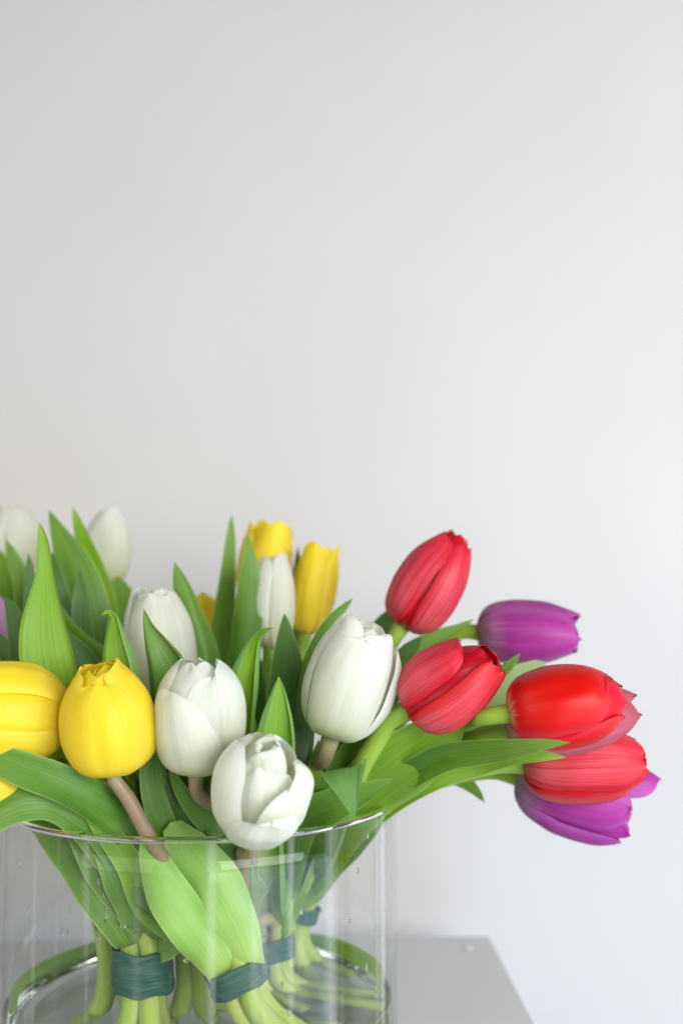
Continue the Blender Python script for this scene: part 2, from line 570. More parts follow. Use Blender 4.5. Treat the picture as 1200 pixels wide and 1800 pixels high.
wp = [(0.0, FLOOR + 0.0004), (0.05, FLOOR + 0.0004), (VR - WT - 0.0122, FLOOR + 0.0007), (VR - WT - 0.0063, FLOOR + 0.0019),
      (VR - WT - 0.0021, FLOOR + 0.0046), (VR - WT - 0.0004, BZ + 0.0008), (VR - WT - 0.0004, WATER_Z + 0.0008),
      (VR - WT - 0.0012, WATER_Z + 0.0002), (VR - WT - 0.004, WATER_Z), (0.04, WATER_Z), (0.0, WATER_Z)]
water = link('water', lathe('vase_water', wp, 160), None, MAT['water'])
water.location = vase.location
water['label'] = 'shallow clear water in the bottom of the glass vase'
water['category'] = 'water'
water['kind'] = 'stuff'

# ------------------------------------------------------------------ bunches (where the stems are bound)
# name: (pixel x, pixel y, depth, axis of the binding (up), ring radius of the stems)
def axis_px(dx, dy, dd):
    v = P(600 + dx, 1141 + dy, 0.5 + dd) - P(600, 1141, 0.5)
    return v.normalized()


BUNCH = {
    'A': dict(c=P(252, 1700, 0.488), ax=axis_px(-4, -100, 0.0), n=4),
    'B': dict(c=P(418, 1713, 0.470), ax=axis_px(-42, -100, 0.0), n=4),
    'C': dict(c=P(476, 1662, 0.545), ax=axis_px(-6, -100, 0.0), n=4),
    'D': dict(c=P(520, 1597, 0.585), ax=axis_px(30, -100, 0.0), n=7),
    'E': dict(c=P(346, 1670, 0.508), ax=axis_px(-2, -100, 0.0), n=4),
    'F': dict(c=P(203, 1680, 0.515), ax=axis_px(-6, -100, 0.0), n=3),
}
# where the cut ends of each bunch lie on the vase floor (pixel-free: offsets from the vase centre, metres)
FEET = {'A': (-0.028, -0.030), 'B': (0.060, -0.018), 'C': (0.074, 0.014), 'D': (0.046, 0.044), 'E': (-0.004, -0.006), 'F': (-0.036, -0.008)}
SLOT = {k: 0 for k in BUNCH}


def bunch_slot(b):
    B = BUNCH[b]
    i = SLOT[b]
    SLOT[b] += 1
    ax = B['ax']
    s = ax.cross(Vector((0, 1, 0))).normalized()
    t = ax.cross(s).normalized()
    n = B['n']
    if n > 5:
        off = Vector((0, 0, 0)) if i == 0 else (s * math.cos(i * math.pi / 3 + .3) + t * math.sin(i * math.pi / 3 + .3)) * 0.0078
    else:
        off = (s * math.cos(i * 2 * math.pi / n + .6) + t * math.sin(i * 2 * math.pi / n + .6)) * 0.0058
    return off


def tube(name, pts, radii, parent, mat, seg=12, n=40, root=None):
    arr = np.array([list(p) + [r] for p, r in zip(pts, radii)])
    S = spline(arr, n)
    C, rad = S[:, :3], S[:, 3]
    T = norm(np.gradient(C, axis=0))
    ref = np.array([0.0, 1.0, 0.0])
    A = norm(np.cross(T, ref + 0.001))
    Bn = np.cross(T, A)
    a = np.linspace(0, 2 * math.pi, seg, endpoint=False)
    V = C[:, None, :] + rad[:, None, None] * (np.cos(a)[None, :, None] * A[:, None, :] + np.sin(a)[None, :, None] * Bn[:, None, :])
    # close the cut end
    V = np.concatenate([np.repeat(C[:1][:, None, :], seg, 1), V], 0)
    if root is not None:
        V = V - np.array(root)
    me = grid_mesh(name, V, closed_v=True)
    return link(name, me, parent, mat)


def petal_mesh(H, Rm, top, A, rng, length=1.0, opn=0.0, curl=0.0, lift=-0.10, rscale=1.0, ruffle=0.02, crease=0.02, waist=1.0, tipw=3.2, te=0.42, nu=36, nv=21, skew=0.0):
    """one petal of the cup, middle of the petal at angle 0, axis z, base at the origin"""
    pr = np.array([(0.08, 0.0), (0.52, 0.025), (0.83, 0.12), (0.98, 0.29), (1.0 * waist, 0.44), (0.86 * waist + 0.08 * top, 0.68),
                   (0.50 * waist + 0.35 * top, 0.87), (top, 1.0)])
    t = 1 - (1 - np.linspace(0, 1, nu)) ** 1.75          # rows close up towards the tip
    S = spline(np.column_stack([pr[:, 0] * Rm, pr[:, 1] * H, np.zeros(len(pr))]), 200)
    cut = min(length, 1.0)                      # a short petal stops lower down on the same cup
    k_ = t * cut * 199
    r = np.interp(k_, np.arange(200), S[:, 0]) * rscale
    z = np.interp(k_, np.arange(200), S[:, 1]) * max(length, 1.0)
    w = np.where(t < 0.48, 0.62 + 0.38 * np.sin(np.pi / 2 * np.minimum(t / 0.48, 1)),
                 np.maximum(1 - (np.maximum(t - 0.48, 0) / 0.52) ** tipw, 0) ** te)
    w[-1] = 0.04
    v = np.linspace(-1, 1, nv)
    ph = [rng.uniform(0, 6.28) for _ in range(8)]
    tt, vv = t[:, None], v[None, :]
    wide = np.where(t > 0.45, np.clip(Rm / np.maximum(r, 1e-4), 1.0, 1.9), 1.0)      # the petal keeps its width where the cup narrows
    ang = np.minimum(A * w * wide, R(112))[:, None] * vv + skew * tt ** 2
    belly = np.sin(np.pi * np.clip(tt * 0.92 + 0.08, 0, 1)) ** 0.6
    rad = r[:, None] * (1 + lift * np.abs(vv) ** 2.2 * belly
                        - crease * np.exp(-(vv / 0.09) ** 2) * np.sin(np.pi * tt) ** 0.7
                        + 0.5 * crease * np.exp(-((np.abs(vv) - 0.24) / 0.14) ** 2) * np.sin(np.pi * tt))
    rad = rad + Rm * 0.030 * np.sin(5.0 * tt + ph[0] + 1.3 * vv) * np.sin(2.6 * vv + ph[1]) * np.sin(np.pi * tt)
    rad = rad + Rm * 0.016 * np.sin(11.0 * tt + ph[5]) * np.sin(5.5 * vv + ph[6]) * tt
    rad = rad + Rm * ruffle * tt ** 4 * np.sin(4.5 * vv + ph[2]) + Rm * 0.8 * ruffle * np.abs(vv) ** 4 * np.sin(8 * tt + ph[3] + np.sign(vv) * ph[7])
    # tip curl: positive bends inwards, negative outwards
    ct = np.maximum(tt - 0.78, 0) / 0.22
    rad = rad - curl * Rm * ct ** 2
    zz = np.repeat(z[:, None], nv, 1) - abs(curl) * 0.35 * H * ct ** 3 * 0.3
    zz = zz + 0.010 * H * np.exp(-(vv / 0.2) ** 2) * tt ** 10 - 0.03 * H * np.abs(vv) ** 2 * np.sin(np.pi * tt) + 0.012 * H * np.sin(4 * vv + ph[4]) * tt ** 3
    rad = np.maximum(rad, 0.0002)
    x, y = rad * np.cos(ang), rad * np.sin(ang)
    V = np.stack([x, y, zz], -1)
    if opn:
        a = R(opn)
        piv = np.array([0.3 * Rm, 0, 0.06 * H])
        k = np.clip((zz - 0.02 * H) / (0.35 * H), 0, 1)
        Q = V - piv
        aa = a * k
        xr = Q[..., 0] * np.cos(aa) + Q[..., 2] * np.sin(aa)
        zr = -Q[..., 0] * np.sin(aa) + Q[..., 2] * np.cos(aa)
        V = np.stack([xr, Q[..., 1], zr], -1) + piv
    return V


GROUP = 'cut tulips standing in the glass vase'


def tulip(label, mat, base, tip, width, bunch, roll=0.0, top=0.35, via=(), stem='stem', sr=0.0040, seed=1, petals=None, extra=(), bud=0,
          opn=0.0, A=62, heart=False, waist=1.0, lift=-0.10, ruffle=0.03, curl=0.0, crease=0.028, tipw=3.2, neck=0.010, te=0.42):
    """base, tip: (pixel x, pixel y, depth); width in pixels of the photograph"""
    rng = random.Random(seed)
    b, tp = P(*base), P(*tip)
    ax = (tp - b)
    H = ax.length
    ax.normalize()
    Rm = width / 2.0 * base[2] / FPX
    root = empty('tulip', b, label, 'tulip', GROUP)
    toc = (CAMP - b)
    xl = (toc - ax * toc.dot(ax)).normalized()
    yl = ax.cross(xl)
    M = np.array([xl, yl, ax]).T
    petals = petals or {}
    for k in range(6):
        inner = k % 2 == 1
        o = dict(length=1.0 + rng.uniform(-0.03, 0.03) + (-0.02 if inner else 0.0), opn=opn + rng.uniform(-1.0, 1.5) + (-1 if inner else rng.uniform(0.5, 3.5)), curl=curl)
        o.update(petals.get(k, {}))
        m_ = o.pop('mat', mat)
        da = o.pop('turn', rng.uniform(-4, 4))
        V = petal_mesh(H, Rm, top, R(o.pop('A', A - (4 if inner else 0))), rng, rscale=o.pop('rscale', 0.86 if inner else 1.0), lift=o.pop('lift', lift),
                       ruffle=ruffle, waist=waist, crease=crease, tipw=o.pop('tipw', tipw), te=o.pop('te', te), **o)
        th = R(60 * k + roll + da)
        c, s = math.cos(th), math.sin(th)
        x = V[..., 0] * c - V[..., 1] * s
        y = V[..., 0] * s + V[..., 1] * c
        V = np.stack([x, y, V[..., 2]], -1) @ M.T
        link('petal', grid_mesh('petal', V), root, MAT[m_])
    extra = list(extra) + [(a_, dict(length=.97 - .02 * k_, rscale=bud, A=66, curl=.12)) for k_, a_ in enumerate((40, 160, 280)) if bud]
    for (th0, kw) in extra:
        kw = dict(kw)
        m_ = kw.pop('mat', mat)
        V = petal_mesh(H, Rm, top, R(kw.pop('A', 50)), rng, rscale=kw.pop('rscale', 0.72), lift=lift, ruffle=ruffle, waist=waist, crease=crease, **kw)
        th = R(th0 + roll)
        c, s = math.cos(th), math.sin(th)
        V = np.stack([V[..., 0] * c - V[..., 1] * s, V[..., 0] * s + V[..., 1] * c, V[..., 2]], -1) @ M.T
        link('petal', grid_mesh('petal', V), root, MAT[m_])
    if heart:
        tube('pistil', [Vector((0, 0, 0)), ax * H * 0.28, ax * H * 0.5, ax * H * 0.56], [Rm * .2, Rm * .2, Rm * .16, Rm * .22], root, MAT['pistil'], seg=9, n=10)
        for k in range(6):
            th = R(60 * k + roll + 20)
            d = (xl * math.cos(th) + yl * math.sin(th))
            tube('stamen', [d * Rm * .15, d * Rm * .38 + ax * H * .3, d * Rm * .42 + ax * H * .38, d * Rm * .4 + ax * H * .58],
                 [Rm * .04, Rm * .04, Rm * .09, Rm * .05], root, MAT['stamen'], seg=6, n=10)
    # stem: cut end - binding - via points - head
    B = BUNCH[bunch]
    off = bunch_slot(bunch)
    bc, ba = B['c'] + off, B['ax']
    fx, fy = FEET[bunch]
    foot = Vector((VX + fx + off.x * 3.4 + rng.uniform(-.008, .008), VY + fy + off.y * 2.0 + rng.uniform(-.008, .008), FLOOR + 0.0055 + rng.uniform(0, .004)))
    mid = bc - ba * 0.016
    pts = [foot, foot.lerp(mid, 0.5) - ba * 0.0 + Vector((0, 0, -0.002)), mid, bc + ba * 0.014]
    for v in reversed(via):                       # via points are listed from the head down
        pts.append(P(*v))
    if not via:
        up = b - ax * 0.035
        pts.append(pts[-1].lerp(up, 0.55) + Vector((0, 0, 0.01)))
    pts.append(b - ax * (neck if via else 0.016))
    pts.append(b + ax * 0.0015)
    n = len(pts)
    rad = [sr * 1.28] * 3 + [sr * 1.12] + [sr] * (n - 6) + [sr * 0.95, sr * 1.12]
    tube('stem', pts, rad, root, MAT[stem], root=b)
    root['_bunch'] = bunch
    return root


def leaf(owner, pts, mat='leaf', cup=0.6, n=48, nv=19, base=True, ripple=0.018, ll=0.0, lr=0.0, lv=0.62, seed=0, to=None):
    """pts from the TIP down: (pixel x, pixel y, depth, visible width in pixels, roll degrees).
    cup > 0: edges turn towards the camera, < 0: away."""
    rows = []
    for q in pts:
        x, y, d, w = q[:4]
        ro = q[4] if len(q) > 4 else 0.0
        rows.append(list(P(x, y, d)) + [w / 2.0 * d / FPX, ro])
    if base:
        B = BUNCH[to or owner['_bunch']]
        e = B['c'] + B['ax'] * 0.010
        last = Vector(rows[-1][:3])
        if (e - last).length > 0.03:
            m = last.lerp(e, 0.55)
            rows.append(list(m) + [max(rows[-1][3] * 0.75, 0.008), rows[-1][4]])
        rows.append(list(e) + [0.0075, rows[-1][4]])
        f = B['c'] - B['ax'] * 0.004
        rows.append(list(f) + [0.0065, rows[-1][4]])
    rows = rows[::-1]
    S = spline(np.array(rows), n)
    C, hw, roll = S[:, :3], np.maximum(S[:, 3], 0.0), np.radians(S[:, 4])
    hw[-1] = 0.00008
    T = norm(np.gradient(C, axis=0))
    toc = norm(np.array(CAMP) - C)
    side = norm(np.cross(T, toc))
    # keep the side vector continuous
    for i in range(1, n):
        if np.dot(side[i], side[i - 1]) < 0:
            side[i] = -side[i]
    for _ in range(3):
        side[1:-1] = norm(side[:-2] + side[1:-1] * 2 + side[2:])
    side = norm(side - T * np.sum(side * T, 1, keepdims=True))
    nrm = np.cross(side, T)
    flip = np.sign(np.sum(nrm * toc, 1).mean()) or 1.0
    nrm = nrm * flip
    cr, sr_ = np.cos(roll)[:, None], np.sin(roll)[:, None]
    s2 = side * cr + nrm * sr_
    n2 = nrm * cr - side * sr_
    v = np.linspace(-1, 1, nv)
    u = np.linspace(0, 1, n)
    rng = random.Random(seed * 7 + len(pts) * 13 + int(pts[0][0]))
    p0, p1 = rng.uniform(0, 6.28), rng.uniform(0, 6.28)
    tw = np.radians(rng.uniform(8, 20)) * np.sin(u * rng.uniform(4, 7) + p1) * np.clip((u - .25) / .3, 0, 1)
    s2, n2 = s2 * np.cos(tw)[:, None] + n2 * np.sin(tw)[:, None], n2 * np.cos(tw)[:, None] - s2 * np.sin(tw)[:, None]
    # cross-section from its slope: a steady curve (cup) plus a lip on either edge (ll, lr in degrees, + towards the camera)
    vf = np.linspace(-1, 1, 161)
    sm = lambda q: np.clip(q, 0, 1) ** 2 * (3 - 2 * np.clip(q, 0, 1))
    fade = np.clip(u / 0.25, 0, 1)
    px, pn = np.zeros((n, nv)), np.zeros((n, nv))
    for i in range(n):
        c_ = cup * (1 - 0.45 * u[i] ** 3)
        th_ = c_ * vf + fade[i] * (R(lr) * sm((vf - lv) / 0.18) - R(ll) * sm((-vf - lv) / 0.18))
        X_ = np.concatenate([[0], np.cumsum((np.cos(th_[1:]) + np.cos(th_[:-1])) / 2)])
        Z_ = np.concatenate([[0], np.cumsum((np.sin(th_[1:]) + np.sin(th_[:-1])) / 2)])
        X_, Z_ = X_ - X_[80], Z_ - Z_[80]
        w_ = X_.max() - X_.min()
        mid_ = (X_.max() + X_.min()) / 2
        px[i] = np.interp(v, vf, (X_ - mid_) / w_ * 2)
        pn[i] = np.interp(v, vf, Z_ / w_ * 2)
    rip = ripple * np.abs(v)[None, :] ** 2 * np.sin(u[:, None] * 13 + p0 + np.sign(v)[None, :] * p1)
    V = C[:, None, :] + hw[:, None, None] * (px[..., None] * s2[:, None, :] + pn[..., None] * n2[:, None, :])
    V = V + rip[..., None] * 0.12 * n2[:, None, :] * np.minimum(hw / 0.01, 1)[:, None, None]
    V = V - np.array(owner.location)
    # front faces look along n2 (the inner, camera side)
    i0, j0 = n // 2, nv // 2
    g = np.cross(V[i0, j0 + 1] - V[i0, j0], V[i0 + 1, j0] - V[i0, j0])
    if np.dot(g, n2[i0]) < 0:
        V = V[:, ::-1]
    return link('leaf', grid_mesh('leaf', V), owner, MAT[mat])


# ------------------------------------------------------------------ tulips
T = {}
# front and left
T['y1'] = tulip('yellow tulip upright with a pinkish brown stem, beside the front white tulips', 'yellow', (200, 1358, .445), (182, 1162, .438), 164, 'B', neck=.003,
                roll=-8, top=.26, via=((222, 1398, .446), (262, 1470, .449), (305, 1540, .462), (345, 1605, .476)), stem='stem_brown', sr=.0033, seed=3, opn=0, waist=.98,
                petals={0: dict(length=.86, opn=4, A=62, tipw=2.4, rscale=1.02, turn=-6), 2: dict(length=1.0, turn=-16, A=68, rscale=1.0), 4: dict(length=.95, turn=8, A=64), 3: dict(length=.95), 1: dict(length=.93, turn=-4, A=60), 5: dict(length=.92, turn=4)},
                bud=.60)
T['y2'] = tulip('yellow tulip lying sideways at the left edge above the long green leaf', 'yellow', (112, 1262, .462), (-95, 1246, .430), 158, 'A',
                roll=62, top=.45, via=((180, 1300, .485), (250, 1400, .490)), seed=7, waist=1.0, A=46, bud=.6,
                petals={5: dict(rscale=.90, A=60, turn=0, opn=0, length=.96), 0: dict(opn=7, length=.97, turn=4), 4: dict(opn=5, length=.92, turn=-4)})
T['y3'] = tulip('yellow tulip cut off at the left edge, drooping below the sideways yellow one', 'yellow', (44, 1372, .452), (-130, 1424, .430), 104, 'B',
                roll=20, top=.45, via=((120, 1350, .475), (230, 1430, .485)), seed=11)
T['y4'] = tulip('sliver of a yellow tulip at the left edge above the sideways yellow one', 'yellow', (-22, 1200, .52), (-60, 1080, .51), 95, 'A',
                roll=30, top=.45, via=((60, 1330, .51),), seed=12)
T['l1'] = tulip('pale lilac tulip at the left edge among dark leaves', 'lilac', (-18, 1165, .55), (-42, 1040, .55), 105, 'F',
                roll=30, top=.45, via=((70, 1330, .53),), seed=13)
T['w5'] = tulip('blurred white tulip at the upper left corner of the bunch', 'white', (28, 1010, .64), (22, 890, .64), 96, 'F', roll=40, top=.35,
                via=((80, 1150, .60), (180, 1400, .55)), seed=14)
T['w6'] = tulip('blurred white tulip with yellowish base behind the tall broad leaf at left', 'white', (187, 1026, .625), (193, 896, .62), 84, 'A', roll=35, top=.30,
                via=((195, 1120, .60), (225, 1400, .53)), stem='stem_brown', seed=15)
T['w7'] = tulip('white tulip with frayed tips standing behind a folded leaf left of centre', 'white', (285, 1228, .520), (272, 1036, .520), 128, 'B', roll=-14, top=.42,
                via=((300, 1330, .50), (360, 1560, .475)), seed=16, ruffle=.05, waist=.97, bud=.62,
                petals={0: dict(length=.96), 5: dict(length=1.0)})
T['w8'] = tulip('white tulip with a short front petal right of the upright yellow tulip', 'white', (346, 1354, .455), (350, 1154, .443), 148, 'C', roll=0, top=.36,
                via=((392, 1430, .475), (440, 1560, .51)), stem='stem_brown', sr=.0032, seed=5, waist=1.0, curl=.10,
                petals={0: dict(length=.80, opn=6, A=68, turn=-24, curl=.08, skew=-.4, rscale=1.03, tipw=2.2), 1: dict(length=.88, turn=-26, rscale=.95, A=56, tipw=2.6, opn=2), 2: dict(length=.99, turn=-30, opn=6, curl=.22, A=58, rscale=1.0),
                        5: dict(length=.97, turn=4, opn=1, curl=.2), 4: dict(length=.96, turn=0, opn=3, curl=.1, A=56), 3: dict(length=1.0, curl=.2)},
                bud=.66)
T['w9'] = tulip('half open white tulip drooping over the front rim of the vase', 'white', (448, 1466, .442), (476, 1296, .418), 140, 'C', roll=0, top=.52,
                via=((428, 1500, .468), (426, 1570, .490), (440, 1620, .52)), stem='stem_brown', sr=.0034, seed=9, opn=0, A=60, ruffle=.06, curl=.12,
                petals={0: dict(length=.66, opn=13, turn=14, A=60, tipw=2.2, curl=-.05, rscale=1.06), 5: dict(length=.97, opn=9, A=62, turn=-14, curl=.30, rscale=1.04), 4: dict(length=.95, opn=5, A=60, turn=-6, curl=.25),
                        2: dict(length=.86, opn=8, turn=-40, curl=.30, A=60, rscale=1.02), 1: dict(opn=9, length=.78, curl=.15, A=46, turn=-22, rscale=.96, tipw=2.4), 3: dict(opn=5, length=.92, curl=.25)},
                extra=[(-25, dict(length=.84, rscale=.72, A=46, curl=.15, opn=3)), (30, dict(length=.80, rscale=.68, A=46, curl=.1, opn=2))], bud=.58)
T['w10'] = tulip('large white tulip leaning right between the front white tulips and the red ones', 'white', (582, 1294, .470), (648, 1092, .465), 150, 'C', roll=-6, top=.52,
                 via=((552, 1350, .49), (520, 1480, .52)), stem='stem_brown', seed=21, ruffle=.05, waist=1.0, bud=.62,
                 petals={0: dict(length=.90, turn=10, opn=3, A=64), 2: dict(length=.90, opn=9, curl=.2), 4: dict(length=1.0, opn=3), 1: dict(opn=3, length=.96), 5: dict(opn=2, length=1.02)})
T['w11'] = tulip('white tulip in front of the two yellow tulips at the back', 'white', (476, 1142, .560), (487, 976, .56), 78, 'C', roll=52, top=.36,
                 via=((480, 1300, .55),), seed=22, te=.62)
T['y12'] = tulip('tallest yellow tulip at the back, behind the slender white tulip', 'yellow', (455, 1075, .60), (480, 918, .60), 92, 'E', roll=20, top=.62,
                 via=((430, 1250, .57),), seed=23, te=.62, opn=2)
T['y13'] = tulip('yellow tulip at the back right of the slender white tulip', 'yellow', (535, 1115, .58), (564, 956, .58), 78, 'E', roll=-28, top=.60,
                 via=((500, 1250, .57), (430, 1450, .56)), seed=24, te=.62, opn=1)
T['y14'] = tulip('small blurred golden tulip glimpsed low between two tall leaves', 'yellow', (380, 1108, .63), (345, 1048, .63), 58, 'E', roll=10, top=.5,
                 via=((380, 1250, .60),), seed=25)
# red and purple, arching out to the right
T['r15'] = tulip('topmost red tulip leaning right against the wall', 'rose', (706, 1102, .535), (806, 948, .535), 122, 'D', roll=60, top=.34,
                 via=((680, 1180, .54), (625, 1330, .55)), seed=31, A=58,
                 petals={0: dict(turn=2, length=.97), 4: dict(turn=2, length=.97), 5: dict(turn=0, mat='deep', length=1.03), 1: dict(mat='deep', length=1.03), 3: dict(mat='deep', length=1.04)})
T['r16'] = tulip('red tulip with a parted bloom in front of the curved bright stem', 'rose', (716, 1248, .470), (868, 1156, .458), 140, 'D', roll=62, top=.42,
                 via=((668, 1292, .475), (634, 1350, .480), (590, 1470, .53)), seed=32, heart=True, A=54, sr=.0046,
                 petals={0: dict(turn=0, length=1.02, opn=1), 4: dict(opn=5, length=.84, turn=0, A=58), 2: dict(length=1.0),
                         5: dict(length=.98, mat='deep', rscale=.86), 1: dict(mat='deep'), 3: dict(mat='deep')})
T['r17'] = tulip('scarlet tulip pointing right, the nearer and higher of the right pair', 'scarlet', (892, 1254, .455), (1100, 1222, .452), 142, 'D', roll=-14, top=.42, curl=.12,
                 via=((825, 1268, .482), (765, 1294, .52), (610, 1460, .56)), seed=33, A=68,
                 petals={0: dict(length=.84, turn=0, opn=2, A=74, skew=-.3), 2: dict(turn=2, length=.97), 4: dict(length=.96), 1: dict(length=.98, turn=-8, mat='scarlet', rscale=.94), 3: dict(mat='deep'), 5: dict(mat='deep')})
T['r17b'] = tulip('dusky pink red tulip mostly hidden under the scarlet one', 'dusky', (888, 1288, .490), (1118, 1246, .487), 118, 'D', roll=20, top=.34, curl=.1,
                  via=((800, 1304, .51), (720, 1345, .53), (610, 1470, .56)), seed=34, A=72)
T['r18'] = tulip('lower red tulip pointing right above the open purple tulip', 'rose', (918, 1345, .505), (1138, 1340, .500), 136, 'D', roll=-6, top=.48, curl=.12,
                 via=((800, 1362, .505), (690, 1392, .515), (600, 1470, .545)), seed=35, A=66,
                 petals={0: dict(turn=-6, length=.96), 4: dict(length=.94), 2: dict(length=.97, opn=1)})
T['p19'] = tulip('upper purple tulip pointing right behind the red tulips', 'purple', (838, 1112, .555), (1016, 1110, .550), 114, 'D', roll=14, top=.50,
                 via=((790, 1150, .56), (700, 1270, .56), (600, 1450, .57)), seed=36, te=.62, A=68, petals={2: dict(opn=3)})
T['p20'] = tulip('lowest purple tulip, opening and drooping under the red ones', 'purple', (906, 1366, .535), (1136, 1424, .525), 132, 'D', roll=-4, top=.56,
                 via=((830, 1360, .54), (690, 1400, .55), (600, 1470, .56)), seed=37, A=60, te=.55, ruffle=.02,
                 petals={0: dict(opn=3, length=.86, A=62, turn=6), 4: dict(opn=6, length=.96), 5: dict(opn=9, length=1.06, A=66, curl=.15, rscale=.97, te=.4), 2: dict(opn=8, length=.90, A=58, turn=-12, te=.42, curl=.1), 1: dict(opn=5, length=.90), 3: dict(opn=8)})
